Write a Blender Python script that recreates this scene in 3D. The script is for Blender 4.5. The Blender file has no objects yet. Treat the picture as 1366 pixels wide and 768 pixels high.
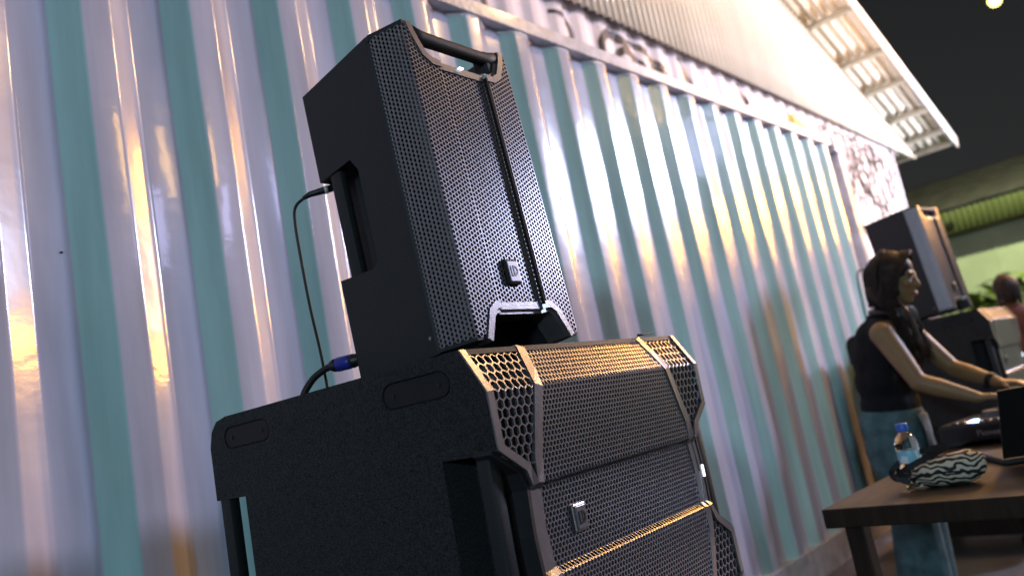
import bpy, bmesh, math, random
from mathutils import Vector, Matrix, noise

R = math.radians
random.seed(7)
sc = bpy.context.scene
COL = sc.collection

# ------------------------------------------------------------------ camera
cam_d = bpy.data.cameras.new('camera')
cam = bpy.data.objects.new('camera', cam_d)
COL.objects.link(cam)
sc.camera = cam
YAW, PIT, ROL, HC = .8664, .1675, -.1926, 1.10
cy, sy, cp, sp = math.cos(YAW), math.sin(YAW), math.cos(PIT), math.sin(PIT)
F = Vector((sy*cp, cy*cp, sp)); R0 = Vector((cy, -sy, 0)); U0 = R0.cross(F)
Rv = R0*math.cos(ROL) + U0*math.sin(ROL); Uv = -R0*math.sin(ROL) + U0*math.cos(ROL)
m3 = Matrix((Rv, Uv, -F)).transposed()
cam.matrix_world = Matrix.Translation((0, 0, HC)) @ m3.to_4x4()
cam_d.sensor_width = 36.0
cam_d.lens = 36.0*1075.93/1366.0
cam_d.clip_start = .02
cam_d.clip_end = 400
cam_d.dof.use_dof = True
cam_d.dof.focus_distance = 1.42
cam_d.dof.aperture_fstop = 2.9

# ------------------------------------------------------------------ world, lamps, exposure
w = bpy.data.worlds.new('World'); sc.world = w; w.use_nodes = True
nt = w.node_tree; bg = nt.nodes['Background']
sky = nt.nodes.new('ShaderNodeTexSky'); sky.sky_type = 'NISHITA'; sky.sun_disc = False
sky.sun_elevation = R(14); sky.sun_rotation = R(200)
hs = nt.nodes.new('ShaderNodeHueSaturation'); hs.inputs['Saturation'].default_value = .12   # town glow has greyed the night sky
nt.links.new(sky.outputs[0], hs.inputs['Color']); nt.links.new(hs.outputs[0], bg.inputs[0]); bg.inputs[1].default_value = .006

def lamp(name, kind, loc, target, energy, color, size=.5, size_y=None, spot=None, blend=.6):
    d = bpy.data.lights.new(name, kind); o = bpy.data.objects.new(name, d); COL.objects.link(o)
    o.location = loc; d.energy = energy; d.color = color
    if kind == 'AREA':
        d.size = size
        if size_y: d.shape = 'RECTANGLE'; d.size_y = size_y
    elif kind == 'SUN': d.angle = size
    else: d.shadow_soft_size = size
    if spot: d.spot_size = R(spot); d.spot_blend = blend
    if target is not None:
        o.rotation_euler = (Vector(target)-Vector(loc)).to_track_quat('-Z', 'Y').to_euler()
    return o
lamp('moon', 'SUN', (0, 0, 30), (6, 9, 0), .02, (.75, .82, 1), R(.5))
# key: big cold-white flood far to the right, raking along the wall and the front grilles
lamp('key_floodlight', 'AREA', (10.3, -2.9, 4.6), (2.5, 1.6, 1.6), 680, (.62, .70, 1.0), 1.1, 1.1)
# white floodlight below the gable: burns out the wall and the roof overhang
lamp('white_floodlight', 'SPOT', (10.9, -.6, 2.2), (8.6, 2.4, 4.1), 1150, (.94, .94, 1.0), .22, spot=80, blend=.5)
# cool flood far off to the left, raking along the wall
lamp('cyan_floodlight', 'AREA', (-13, -6, 4.4), (2.5, 1.8, 1.4), 800, (.56, .82, 1.0), 1.2, 1.2)
# unseen lilac area, added as fill for the wall
lamp('lilac_fill', 'AREA', (5.6, -6.2, 4.8), (1.2, 1.8, 1.8), 32, (.58, .58, 1.0), .7, .9)
# warm bulb strung overhead, then unseen warm areas added for amber wall reflections
lamp('bulb_overhead', 'POINT', (4.85, .0, 4.45), None, 160, (1.0, .60, .26), .16)
lamp('warm_band_reflection', 'AREA', (11.2, -1.5, 3.6), (4.6, 1.8, 2.0), 240, (1.0, .44, .02), 1.6, .42)  # added wide area, mirrored as the yellow band on the wall
lamp('warm_streak_reflection', 'AREA', (9.6, .45, 5.15), (.8, 1.8, 2.2), 150, (1.0, .44, .04), .42, .9)  # stacked unseen areas, added to draw amber streaks on the left ribs
lamp('warm_streak_reflection', 'AREA', (9.6, .45, 3.85), (.8, 1.8, 2.0), 60, (1.0, .66, .45), .40, 1.6)
lamp('warm_streak_reflection', 'AREA', (9.6, .45, 2.75), (.8, 1.8, 1.6), 40, (1.0, .44, .04), .40, .4)
lamp('warm_flat_reflection', 'AREA', (4.5, -5.6, 5.3), (.8, 1.8, 2.0), 22, (1.0, .55, .14), .3, .8)  # unseen area added for a warm streak on the rib flats

vs = sc.view_settings
vs.view_transform = 'Standard'; vs.look = 'None'; vs.exposure = 0; vs.gamma = 1; vs.use_curve_mapping = False
sc.cycles.use_denoising = True
sc.cycles.max_bounces = 6; sc.cycles.glossy_bounces = 3; sc.cycles.transmission_bounces = 6
sc.cycles.sample_clamp_indirect = 4.0; sc.cycles.caustics_reflective = False; sc.cycles.caustics_refractive = False

# ------------------------------------------------------------------ materials
MATS = {}
def mat(name, col, rough=.5, metal=0., var=.12, vscale=8., bump=0., bscale=60., coat=0., spec=.5,
        stretch=None, emit=None, estr=0., trans=0., ior=1.45, sss=0., col2=None, thr=None):
    if name in MATS: return MATS[name]
    m = bpy.data.materials.new(name); m.use_nodes = True; MATS[name] = m
    n = m.node_tree; p = n.nodes['Principled BSDF']; L = n.links.new
    tc = n.nodes.new('ShaderNodeTexCoord'); mp = n.nodes.new('ShaderNodeMapping')
    L(tc.outputs['Object'], mp.inputs[0])
    if stretch: mp.inputs['Scale'].default_value = stretch
    nz = n.nodes.new('ShaderNodeTexNoise'); nz.inputs['Scale'].default_value = vscale
    nz.inputs['Detail'].default_value = 5; L(mp.outputs[0], nz.inputs[0])
    rp = n.nodes.new('ShaderNodeValToRGB'); L(nz.outputs[0], rp.inputs[0])
    c2 = col2 or tuple(max(0, c*(1-2*var)) for c in col)
    lo, hi = thr or (.3, .7)
    rp.color_ramp.elements[0].position = lo; rp.color_ramp.elements[1].position = hi
    rp.color_ramp.elements[0].color = (*c2, 1); rp.color_ramp.elements[1].color = (*(min(1, c*(1+var)) for c in col), 1) if not col2 else (*col, 1)
    L(rp.outputs[0], p.inputs['Base Color'])
    p.inputs['Roughness'].default_value = rough; p.inputs['Metallic'].default_value = metal
    p.inputs['Coat Weight'].default_value = coat; p.inputs['Coat Roughness'].default_value = .08
    p.inputs['Specular IOR Level'].default_value = spec; p.inputs['IOR'].default_value = ior
    p.inputs['Transmission Weight'].default_value = trans
    if sss: p.inputs['Subsurface Weight'].default_value = sss; p.inputs['Subsurface Radius'].default_value = (.02, .008, .004)
    if emit: p.inputs['Emission Color'].default_value = (*emit, 1); p.inputs['Emission Strength'].default_value = estr
    if bump:
        nb = n.nodes.new('ShaderNodeTexNoise'); nb.inputs['Scale'].default_value = bscale; nb.inputs['Detail'].default_value = 3
        L(mp.outputs[0], nb.inputs[0])
        b = n.nodes.new('ShaderNodeBump'); b.inputs['Strength'].default_value = bump; b.inputs['Distance'].default_value = .01
        L(nb.outputs[0], b.inputs['Height']); L(b.outputs[0], p.inputs['Normal'])
    return m

def wall_paint(name, col):
    """glossy marine enamel on steel: faint grime runs, a horizontally rippled sheet that smears lights upwards"""
    m = mat(name, col, .22, 0, .10, 3.0, 0, coat=.55, stretch=(5, 5, .5))
    n = m.node_tree; p = n.nodes['Principled BSDF']; L = n.links.new
    tc = n.nodes.new('ShaderNodeTexCoord'); mp = n.nodes.new('ShaderNodeMapping'); L(tc.outputs['Object'], mp.inputs[0])
    mp.inputs['Scale'].default_value = (2.0, 2.0, 3.5)
    a = n.nodes.new('ShaderNodeTexNoise'); a.inputs['Scale'].default_value = 2.2; a.inputs['Detail'].default_value = 4; L(mp.outputs[0], a.inputs[0])
    b = n.nodes.new('ShaderNodeBump'); b.inputs['Strength'].default_value = .16; b.inputs['Distance'].default_value = .012
    L(a.outputs[0], b.inputs['Height']); L(b.outputs[0], p.inputs['Normal']); L(b.outputs[0], p.inputs['Coat Normal'])
    rr = n.nodes.new('ShaderNodeMapRange'); rr.inputs[3].default_value = .15; rr.inputs[4].default_value = .30
    g = n.nodes.new('ShaderNodeTexNoise'); g.inputs['Scale'].default_value = 5; L(tc.outputs['Object'], g.inputs[0])
    L(g.outputs[0], rr.inputs[0]); L(rr.outputs[0], p.inputs['Roughness'])
    return m

M_lilac = wall_paint('lilac_white_enamel', (.60, .60, .74))
M_teal = wall_paint('teal_slope_tint', (.46, .70, .70))  # slope colour: part paint, part cool side light put into the tint
M_rail = mat('rail_paint', (.62, .60, .66), .35, 0, .15, 14, .25, 40, coat=.2)
M_weld = mat('weld_bead', (.7, .69, .74), .3, 0, .1, 60, .6, 120)
M_cab = mat('textured_black_coating', (.038, .039, .042), .60, 0, .5, 300, 1.0, 380, spec=.4)
M_cabtop = mat('fine_black_coating', (.019, .020, .022), .55, 0, .15, 300, .15, 900, spec=.35)
M_rubber = mat('black_rubber', (.011, .011, .012), .5, 0, .1, 50, spec=.3)
M_trim = mat('gunmetal_trim', (.30, .28, .29), .30, .8, .06, 40, .05, 300)
M_grille = mat('powder_coated_grille', (.32, .305, .33), .29, .8, .05, 60)
M_void = mat('shade_black', (.004, .004, .004), .9, 0, .1, 90)  # black for the painted shade on the grille step
M_logo = mat('badge_silver', (.22, .21, .23), .32, .6, .05, 50)
M_ink = mat('badge_ink', (.02, .02, .022), .4)
M_led = mat('white_led', (.8, .85, 1), .3, emit=(.85, .92, 1), estr=2.5)
M_blueled = mat('blue_led', (.2, .5, 1), .3, emit=(.18, .42, 1), estr=14)
M_blue = mat('blue_connector_plastic', (.02, .035, .30), .35, 0, .05)
M_cable = mat('black_cable', (.012, .012, .013), .45, 0, .1)
M_white = mat('white_plastic', (.6, .6, .58), .4, 0, .05)
M_gold = mat('brass', (.6, .42, .15), .3, .9, .05)

# ------------------------------------------------------------------ helpers
def link(name, me, m, parent=None, smooth=False):
    o = bpy.data.objects.new(name, me); COL.objects.link(o)
    if m is not None:
        for q in (m if isinstance(m, (list, tuple)) else [m]): me.materials.append(q)
    if parent is not None: o.parent = parent
    if smooth:
        for f in me.polygons: f.use_smooth = True
    return o
def build(name, bm, m, parent=None, smooth=False):
    bmesh.ops.recalc_face_normals(bm, faces=bm.faces[:])
    me = bpy.data.meshes.new(name); bm.to_mesh(me); bm.free()
    return link(name, me, m, parent, smooth)
def pyd(name, v, f, m, parent=None, smooth=False, mi=None):
    me = bpy.data.meshes.new(name); me.from_pydata([tuple(x) for x in v], [], f); me.update()
    if mi: me.polygons.foreach_set('material_index', mi)
    return link(name, me, m, parent, smooth)
def thing(name, label, cat, loc=(0, 0, 0), rot=(0, 0, 0), group=None):
    o = bpy.data.objects.new(name, None); COL.objects.link(o); o.empty_display_size = .1
    o.location = loc; o.rotation_euler = rot
    return tag(o, label, cat, group)
def tag(o, label, cat, group=None, kind=None):
    o['label'] = label; o['category'] = cat
    if group: o['group'] = group
    if kind: o['kind'] = kind
    return o
def struct(o): o['kind'] = 'structure'; return o
def bx(bm, a, b):
    """axis-aligned box from corner a to corner b"""
    r = bmesh.ops.create_cube(bm, size=1)['verts']
    for q in r: q.co = Vector([(a[i]+b[i])/2 + q.co[i]*(b[i]-a[i]) for i in range(3)])
    return r
def prism(bm, poly, axis, lo, hi):
    """extrude a 2-D polygon along an axis; poly gives the other two coordinates in xyz order"""
    def P(p, t):
        q = list(p); q.insert(axis, t); return q
    a = [bm.verts.new(P(p, lo)) for p in poly]; b = [bm.verts.new(P(p, hi)) for p in poly]
    n = len(poly)
    bm.faces.new(a); bm.faces.new(b[::-1])
    for i in range(n): bm.faces.new((a[i], b[i], b[(i+1) % n], a[(i+1) % n]))
    return a+b
def bevel(bm, wdt, seg=2, ang=25):
    es = [e for e in bm.edges if len(e.link_faces) == 2 and e.calc_face_angle(0) > R(ang)]
    bmesh.ops.bevel(bm, geom=es, offset=wdt, segments=seg, profile=.5, affect='EDGES', clamp_overlap=True)
def rbox(name, a, b, wdt, m, parent=None, seg=2):
    bm = bmesh.new(); bx(bm, a, b); bevel(bm, wdt, seg); return build(name, bm, m, parent, False)
def tube_bm(bm, pts, rad, n=8, cap=True):
    rings = []; N = len(pts); up = Vector((.3, .2, 1)).normalized()
    for i, p in enumerate(pts):
        p = Vector(p); d = (Vector(pts[min(i+1, N-1)])-Vector(pts[max(i-1, 0)])).normalized()
        s = d.cross(up)
        if s.length < .05: s = d.cross(Vector((1, 0, 0)))
        s.normalize(); t = s.cross(d); r = rad[i] if isinstance(rad, (list, tuple)) else rad
        rings.append([bm.verts.new(p+(s*math.cos(2*math.pi*k/n)+t*math.sin(2*math.pi*k/n))*r) for k in range(n)])
    for a, b in zip(rings, rings[1:]):
        for k in range(n): bm.faces.new((a[k], a[(k+1) % n], b[(k+1) % n], b[k]))
    if cap: bm.faces.new(rings[0][::-1]); bm.faces.new(rings[-1])
def tube(name, pts, rad, m, parent=None, n=8):
    bm = bmesh.new(); tube_bm(bm, pts, rad, n); return build(name, bm, m, parent, True)
def spline(P, k=8):
    P = [Vector(p) for p in P]; out = []
    Q = [P[0]*2-P[1]]+P+[P[-1]*2-P[-2]]
    for i in range(1, len(Q)-2):
        for j in range(k):
            t = j/k; a, b, c, d = Q[i-1], Q[i], Q[i+1], Q[i+2]
            out.append(.5*((2*b)+(c-a)*t+(2*a-5*b+4*c-d)*t*t+(3*b-a-3*c+d)*t**3))
    return out+[P[-1]]
def baked(o, name=None):
    """apply the modifiers of a temporary object and return the mesh"""
    dg = bpy.context.evaluated_depsgraph_get(); dg.update()
    me = bpy.data.meshes.new_from_object(o.evaluated_get(dg), depsgraph=dg)
    return me
def boolean(o, cutters):
    for c in cutters:
        md = o.modifiers.new('b', 'BOOLEAN'); md.operation = 'DIFFERENCE'; md.object = c; md.solver = 'EXACT'
    me = baked(o); o.modifiers.clear(); old = o.data; o.data = me; bpy.data.meshes.remove(old)
    for c in cutters:
        d = c.data; bpy.data.objects.remove(c); bpy.data.meshes.remove(d)
    return o
def tmp(bm):
    bmesh.ops.recalc_face_normals(bm, faces=bm.faces[:])
    me = bpy.data.meshes.new('t'); bm.to_mesh(me); bm.free()
    o = bpy.data.objects.new('t', me); COL.objects.link(o); return o
def smooth_by_angle(o, ang=35):
    me = o.data
    for f in me.polygons: f.use_smooth = True
    me.set_sharp_from_angle(angle=R(ang))
def ribbon(path, wd, fmap, off, back, closed=False):
    """flat strip along a polyline in (u,z), given thickness; fmap(u,z) -> (x,y,z)"""
    P = [Vector(p) for p in path]; n = len(P); Lf, Rt = [], []
    for i in range(n):
        d1 = (P[i]-P[i-1]).normalized() if i else None
        d2 = (P[i+1]-P[i]).normalized() if i < n-1 else None
        if d1 is None: d1 = d2
        if d2 is None: d2 = d1
        n1 = Vector((-d1.y, d1.x)); n2 = Vector((-d2.y, d2.x)); m_ = (n1+n2).normalized()
        s = min(1/max(m_.dot(n1), .3), 2.2)*wd/2
        Lf.append(P[i]+m_*s); Rt.append(P[i]-m_*s)
    v, f = [], []
    for a, b in zip(Lf, Rt):
        for q in (a, b):
            x, y, z = fmap(q.x, q.y)
            v += [(x, y+off, z), (x, y+back, z)]
    for i in range(n-1):
        k = 4*i
        f += [(k, k+2, k+6, k+4), (k, k+4, k+5, k+1), (k+2, k+3, k+7, k+6)]
    f += [(0, 1, 3, 2), (4*n-4, 4*n-2, 4*n-1, 4*n-3)]
    return v, f
def join_vf(lst):
    V, Fc = [], []
    for v, f in lst:
        b = len(V); V += v; Fc += [tuple(i+b for i in q) for q in f]
    return V, Fc
def honeycomb(region, bounds, pitch, fmap, flat=False, k=.80, depth=.003):
    """perforated sheet of hexagonal holes: real rims and hole walls"""
    Ro = pitch/math.sqrt(3); V, Fc, cache = [], [], {}
    def vert(u, z, dp):
        key = (round(u*2e4), round(z*2e4), dp)
        if key not in cache:
            x, y, zz = fmap(u, z); cache[key] = len(V); V.append((x, y+dp, zz))
        return cache[key]
    u0, u1, z0, z1 = bounds
    row = pitch*math.sqrt(3)/2
    if flat: nu, nz_ = int((u1-u0)/row)+1, int((z1-z0)/pitch)+1
    else: nu, nz_ = int((u1-u0)/pitch)+1, int((z1-z0)/row)+1
    for i in range(nu+1):
        for j in range(nz_+1):
            if flat: cu, cz = u0+i*row, z0+(j+(.5 if i % 2 else 0))*pitch
            else: cu, cz = u0+(i+(.5 if j % 2 else 0))*pitch, z0+j*row
            if not region(cu, cz): continue
            o, a, b = [], [], []
            for q in range(6):
                th = R(60*q + (0 if flat else 30)); c, s = math.cos(th), math.sin(th)
                o.append(vert(cu+Ro*c, cz+Ro*s, 0)); a.append(vert(cu+Ro*k*c, cz+Ro*k*s, 0)); b.append(vert(cu+Ro*k*c, cz+Ro*k*s, depth))
            for q in range(6):
                r = (q+1) % 6
                Fc.append((o[q], o[r], a[r], a[q])); Fc.append((a[q], a[r], b[r], b[q]))
    return V, Fc
def text(name, s, size, m, parent, mtx, ext=.0006):
    c = bpy.data.curves.new(name, 'FONT'); c.body = s; c.size = size; c.extrude = ext; c.align_x = 'CENTER'; c.align_y = 'CENTER'
    o = bpy.data.objects.new(name, c); COL.objects.link(o)
    me = baked(o); bpy.data.objects.remove(o); bpy.data.curves.remove(c)
    me.transform(mtx); return link(name, me, m, parent)
def copy_tree(o, parent=None):
    c = o.copy(); COL.objects.link(c); c.parent = parent
    for ch in o.children: copy_tree(ch, c)
    return c
def interp(tab, t):
    if t <= tab[0][0]: return tab[0][1]
    for (a, x), (b, y) in zip(tab, tab[1:]):
        if t <= b: return x+(y-x)*(t-a)/max(b-a, 1e-9)
    return tab[-1][1]
def inpoly(p, poly):
    x, y = p; r = False; n = len(poly)
    for i in range(n):
        (x1, y1), (x2, y2) = poly[i], poly[i-1]
        if (y1 > y) != (y2 > y) and x < (x2-x1)*(y-y1)/(y2-y1)+x1: r = not r
    return r

# ------------------------------------------------------------------ ground
gv = [(-40, -60, 0), (60, -60, 0), (60, 40, 0), (-40, 40, 0)]
M_ground = mat('dark_concrete', (.11, .105, .10), .6, 0, .3, 1.2, .4, 30)
struct(pyd('ground', gv, [(0, 1, 2, 3)], M_ground))

# ------------------------------------------------------------------ shipping container
YI, YO = 1.830, 1.794          # recessed and proud planes of the corrugated side
X0, X1 = -.10, 5.96
def fillet_profile(pts, r=.006, k=3):
    """round the folds of an open zig-zag in the xy plane; returns (x,y,tag) with tag of the facet that follows"""
    out = []
    for i, (x, y, t) in enumerate(pts):
        if i in (0, len(pts)-1): out.append((x, y, t)); continue
        p = Vector((x, y)); a = Vector(pts[i-1][:2]); b = Vector(pts[i+1][:2])
        d1 = (a-p).normalized(); d2 = (b-p).normalized()
        for j in range(k+1):
            s = j/k; q = (1-s)**2*(p+d1*r)+2*s*(1-s)*p+s*s*(p+d2*r)
            out.append((q.x, q.y, pts[i-1][2] if j < k/2 else t))
    return out
prof = []
x = .613-.278*3
while x < X1+.02:
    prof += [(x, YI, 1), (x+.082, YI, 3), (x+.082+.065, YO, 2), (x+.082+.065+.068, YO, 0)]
    x += .278
prof = [p for p in prof if X0 <= p[0] <= X1]
prof = fillet_profile([(X0, prof[0][1], 0)]+prof+[(X1, prof[-1][1], 0)])
container = thing('shipping_container', 'glossy lilac corrugated shipping container with teal tinted rib slopes along the back', 'container', ((X0+X1)/2, 2.1, 0))
ZB, ZT, NZ = .235, 2.632, 46
V, Fc, MI = [], [], []
cx, cyy = (X0+X1)/2, 2.1
for j in range(NZ+1):
    z = ZB+(ZT-ZB)*j/NZ
    for (px, py, t) in prof:
        d = (noise.noise(Vector((px*1.7, z*1.3, 3.1)))*.006+noise.noise(Vector((px*6, z*3.2, 9.1)))*.0016)
        V.append((px-cx+noise.noise(Vector((z*1.2, px*3, 0)))*.0022, py-cyy+d*min(1, 6*(j/NZ)*(1-j/NZ)), z))
n = len(prof)
for j in range(NZ):
    for i in range(n-1):
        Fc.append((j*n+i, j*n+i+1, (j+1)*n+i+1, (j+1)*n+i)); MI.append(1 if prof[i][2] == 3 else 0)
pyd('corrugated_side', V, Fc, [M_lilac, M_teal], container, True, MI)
def cpart(name, a, b, m=M_rail, wdt=.004):
    return rbox(name, (a[0]-cx, a[1]-cyy, a[2]), (b[0]-cx, b[1]-cyy, b[2]), wdt, m, container)
cpart('top_rail', (X0-.02, 1.782, 2.632), (X1+.01, 1.842, 2.692))
cpart('bottom_rail', (X0-.02, 1.785, .085), (X1+.01, 1.845, .238))
cpart('corner_post', (X1+.012, 1.775, .19), (X1+.11, 1.90, 2.585), M_rail, .012)
cpart('corner_post', (X0-.13, 1.775, .19), (X0-.022, 1.90, 2.585), M_rail, .012)
for xa, xb in ((X1-.045, X1+.122), (X0-.142, X0+.03)):
    for za, zb in ((2.588, 2.706), (.07, .188)):
        cpart('corner_casting', (xa, 1.768, za), (xb, 1.92, zb), M_rail, .01)
cpart('roof_panel', (X0, 1.846, 2.655), (X1, 2.36, 2.675))
# weld beads of thick paint under the top rail, on the proud ribs
ribs = [k for k in range(-2, 20) if X0 < .613+.278*k+.147 < X1-.05]
for k in ribs:
    xa = .613+.278*k+.147
    vv, ff = [], []
    pts = [(xa-.07+.021*q+random.uniform(-.004, .004), YO-.006-random.random()*.003, 2.629-abs(random.gauss(0, .006))) for q in range(11)]
    for q, (a, b, c) in enumerate(pts):
        yy = interp([(xa-.063, YI), (xa, YO), (xa+.07, YO), (xa+.133, YI)], a)-cyy
        rr = .003+random.random()*.005
        vv += [(a-cx, yy-.001, 2.6335), (a-cx, yy-rr, c+.001), (a-cx, yy-.0005, c-rr*1.6)]
        if q: b_ = 3*q; ff += [(b_-3, b_-2, b_+1, b_), (b_-2, b_-1, b_+2, b_+1)]
    pyd('weld_bead', vv, ff, M_weld, container, True)
for (px, pz, r) in ((.714, 1.67, .006), (.677, 1.657, .004)):
    bm = bmesh.new()
    bmesh.ops.create_icosphere(bm, subdivisions=1, radius=r, matrix=Matrix.Translation((px-cx, 1.829-cyy, pz)) @ Matrix.Diagonal((1, .25, .8, 1)))
    build('paint_chip', bm, mat('rust_spot', (.06, .045, .05), .8), container)

# ------------------------------------------------------------------ building with the gable behind the container
YW = 2.40
M_clad = mat('cream_steel_cladding', (.72, .69, .63), .45, 0, .06, 3, coat=.1, stretch=(1, 1, .3))
M_low = mat('pale_lilac_wall_paint', (.66, .63, .73), .5, 0, .08, 3, stretch=(1, 1, .4))
M_mural = mat('black_mural_paint', (.03, .03, .045), .5)
M_mural2 = mat('yellow_mural_paint', (.75, .52, .04), .5)
M_roof = mat('pale_roof_sheet', (.74, .71, .64), .45, .0, .08, 5)
M_purlin = mat('purlin_steel', (.46, .44, .38), .5)
M_barge = mat('white_fascia_paint', (.82, .82, .82), .5)
bld = thing('gable_building', 'pale corrugated gable building with a sloping roof behind the container', 'building', (6, YW, 0))
def rake(x): return 3.40+.339*(11.04-x) if x > 2 else 3.40+.339*9.04-.339*(2-x)
def lowy(x): return -.012*max(-1, min(1, 2.2*math.sin(2*math.pi*x/.23)))
vv, ff = [], []
xs = [-4+.0287*i for i in range(int((10.1+4)/.0287)+1)]
for x in xs:
    for z in (0, 3.53): vv.append((x-6, .03+lowy(x), z))
for i in range(len(xs)-1): ff.append((2*i, 2*i+2, 2*i+3, 2*i+1))
pyd('lower_wall', vv, ff, M_low, bld, True)
rbox('end_wall', (10.105-6, .02, 0), (10.16-6, 6, 3.6), .004, M_low, bld)
vv, ff = [], []
PIT_ = .078
xs = [-4+PIT_/6*i for i in range(int(14.95/(PIT_/6)))]
for x in xs:
    y = -.035-.012*math.cos(2*math.pi*x/PIT_)
    zt = rake(x)-.02
    zb = 3.462-.0115*max(-1, x-5)+.004*noise.noise(Vector((x*2, 0, 0)))
    vv += [(x-6, y, min(zb, zt-.01)), (x-6, y, zt), (x-6, y+.004, min(zb, zt-.01))]
for i in range(len(xs)-1):
    a = 3*i; ff += [(a, a+3, a+4, a+1), (a+2, a+5, a+3, a)]
pyd('gable_cladding', vv, ff, M_clad, bld, True)
# roof: corrugations run down the slope, purlins under it
for side in (1, -1):
    vv, ff = [], []
    ys = [-.47+.1/8*i for i in range(int(4.5/(.1/8)))]
    ends = (11.06, 2.0) if side > 0 else (2.0, -5.5)
    for y in ys:
        h = .014*math.sin(2*math.pi*y/.1)
        for x in ends: vv += [(x-6, y, rake(x)+.075+h), (x-6, y, rake(x)+.079+h)]
    for i in range(len(ys)-1):
        a = 4*i; ff += [(a, a+2, a+6, a+4), (a+1, a+5, a+7, a+3), (a, a+4, a+5, a+1), (a+2, a+3, a+7, a+6)]
    pyd('roof_sheet', vv, ff, M_roof, bld, True)
sl = math.atan(.339)
for x in (10.98, 10.66, 10.13, 9.47, 8.87, 8.1, 7.47, 6.8, 6.1, 5.4, 4.7, 4.0, 3.3, 2.6):
    bm = bmesh.new(); bx(bm, (-.025, -.452, -.05), (.025, 3.9, .004)); bevel(bm, .004, 1)
    bmesh.ops.transform(bm, matrix=Matrix.Translation((x-6, 0, rake(x)+.052)) @ Matrix.Rotation(sl, 4, 'Y'), verts=bm.verts[:])
    build('purlin', bm, M_purlin, bld)
bm = bmesh.new(); Lr = math.hypot(9.04, 9.04*.339)
bx(bm, (0, -.505, -.075), (Lr+.05, -.478, .075)); bevel(bm, .004, 1)
bmesh.ops.transform(bm, matrix=Matrix.Translation((2-6, 0, rake(2.001)+.07)) @ Matrix.Rotation(sl, 4, 'Y'), verts=bm.verts[:])
build('barge_board', bm, M_barge, bld)
# painted mural strokes on the lower wall, following its corrugation
def stroke(pts, wd):
    P = spline([(a, b, 0) for a, b in pts], 7); N = len(P)
    wds = [wd*1.25*(.45+.55*math.sin(math.pi*min(1, max(0, (i+.5)/N)))) for i in range(N)]
    vv, ff = [], []
    for i, p in enumerate(P):
        d = (P[min(i+1, N-1)]-P[max(i-1, 0)]).normalized(); nn = Vector((-d.y, d.x, 0))
        for s in (-.5, 0, .5):
            q = p+nn*wds[i]*s; vv.append((q.x-6, lowy(q.x)+.03-.004, q.y))
        if i: b = 3*i; ff += [(b-3, b, b+1, b-2), (b-2, b+1, b+2, b-1)]
    return vv, ff
JOBS = [([(3.02, 3.42), (3.07, 3.28), (3.10, 3.15)], .05),
        ([(3.66, 3.40), (3.80, 3.39), (3.86, 3.30), (3.80, 3.22), (3.70, 3.23)], .035),
        ([(4.15, 3.20), (4.16, 3.33), (4.27, 3.41), (4.42, 3.38), (4.60, 3.27), (4.72, 3.15)], .05),
        ([(4.30, 3.15), (4.33, 3.27), (4.42, 3.32), (4.55, 3.25)], .04),
        ([(4.50, 3.42), (4.72, 3.36), (4.90, 3.30)], .045),
        ([(4.75, 3.30), (4.92, 3.25), (5.02, 3.24)], .04), ([(4.72, 3.24), (4.95, 3.20)], .035),
        ([(5.12, 3.44), (5.22, 3.36), (5.26, 3.25), (5.24, 3.17)], .06),
        ([(5.02, 3.18), (5.12, 3.19)], .04),
        ([(6.05, 3.43), (6.16, 3.36), (6.22, 3.28)], .05)]
for pts, wd in JOBS: pyd('mural_stroke', *stroke(pts, wd), M_mural, bld)
for pts, wd in (([(7.0, 3.22), (7.2, 3.3), (7.45, 3.22)], .11), ([(7.05, 3.25), (7.12, 3.36)], .05), ([(7.25, 3.27), (7.5, 3.25)], .05)):
    pyd('mural_stroke', *stroke(pts, wd), M_mural2, bld)
pyd('mural_stroke', *stroke([(7.08, 3.42), (7.12, 3.32), (7.16, 3.27)], .03), M_mural, bld)
# bare climbing vine on the lower wall past the container
vine = thing('climbing_vine', 'thin bare dark vine creeping over the white wall past the container', 'vine', (8.8, YW, 0))
rng = random.Random(5); M_vine = mat('vine_bark', (.045, .04, .035), .7)
def twig(bm, x, z, ang, ln, r, lev):
    pts = []
    for i in range(7):
        pts.append((x-8.8, .03+lowy(x)-.008-r, z))
        ang += rng.uniform(-.55, .55); x += math.cos(ang)*ln/6; z += math.sin(ang)*ln/6
        x = min(max(x, 7.8), 10.0); z = min(z, 3.36)
        if lev < 2 and i in (2, 4, 5) and rng.random() < .8:
            twig(bm, x, z, ang+rng.choice((-1, 1))*rng.uniform(.6, 1.2), ln*.5, r*.7, lev+1)
    tube_bm(bm, pts, [r, r, r, r*.9, r*.8, r*.7, r*.5], 4)
for (x, z0) in ((7.95, 2.4), (8.15, 2.7), (8.4, 2.75), (8.7, 2.5), (9.0, 2.7), (9.4, 2.45), (9.75, 2.7), (8.1, 2.0), (8.5, 1.9), (9.0, 2.1), (9.5, 2.1)):
    bm = bmesh.new(); twig(bm, x, z0-(1.7 if z0 < 2.2 else .6), 1.57, 1.9 if z0 < 2.2 else 1.1, .007, 0); build('stem', bm, M_vine, vine)
    for _ in range(5):
        bm = bmesh.new(); twig(bm, x+rng.uniform(-.3, .3), z0+rng.uniform(0, .9), rng.uniform(.6, 2.6), .45, .0065, 1); build('twig', bm, M_vine, vine)

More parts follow.
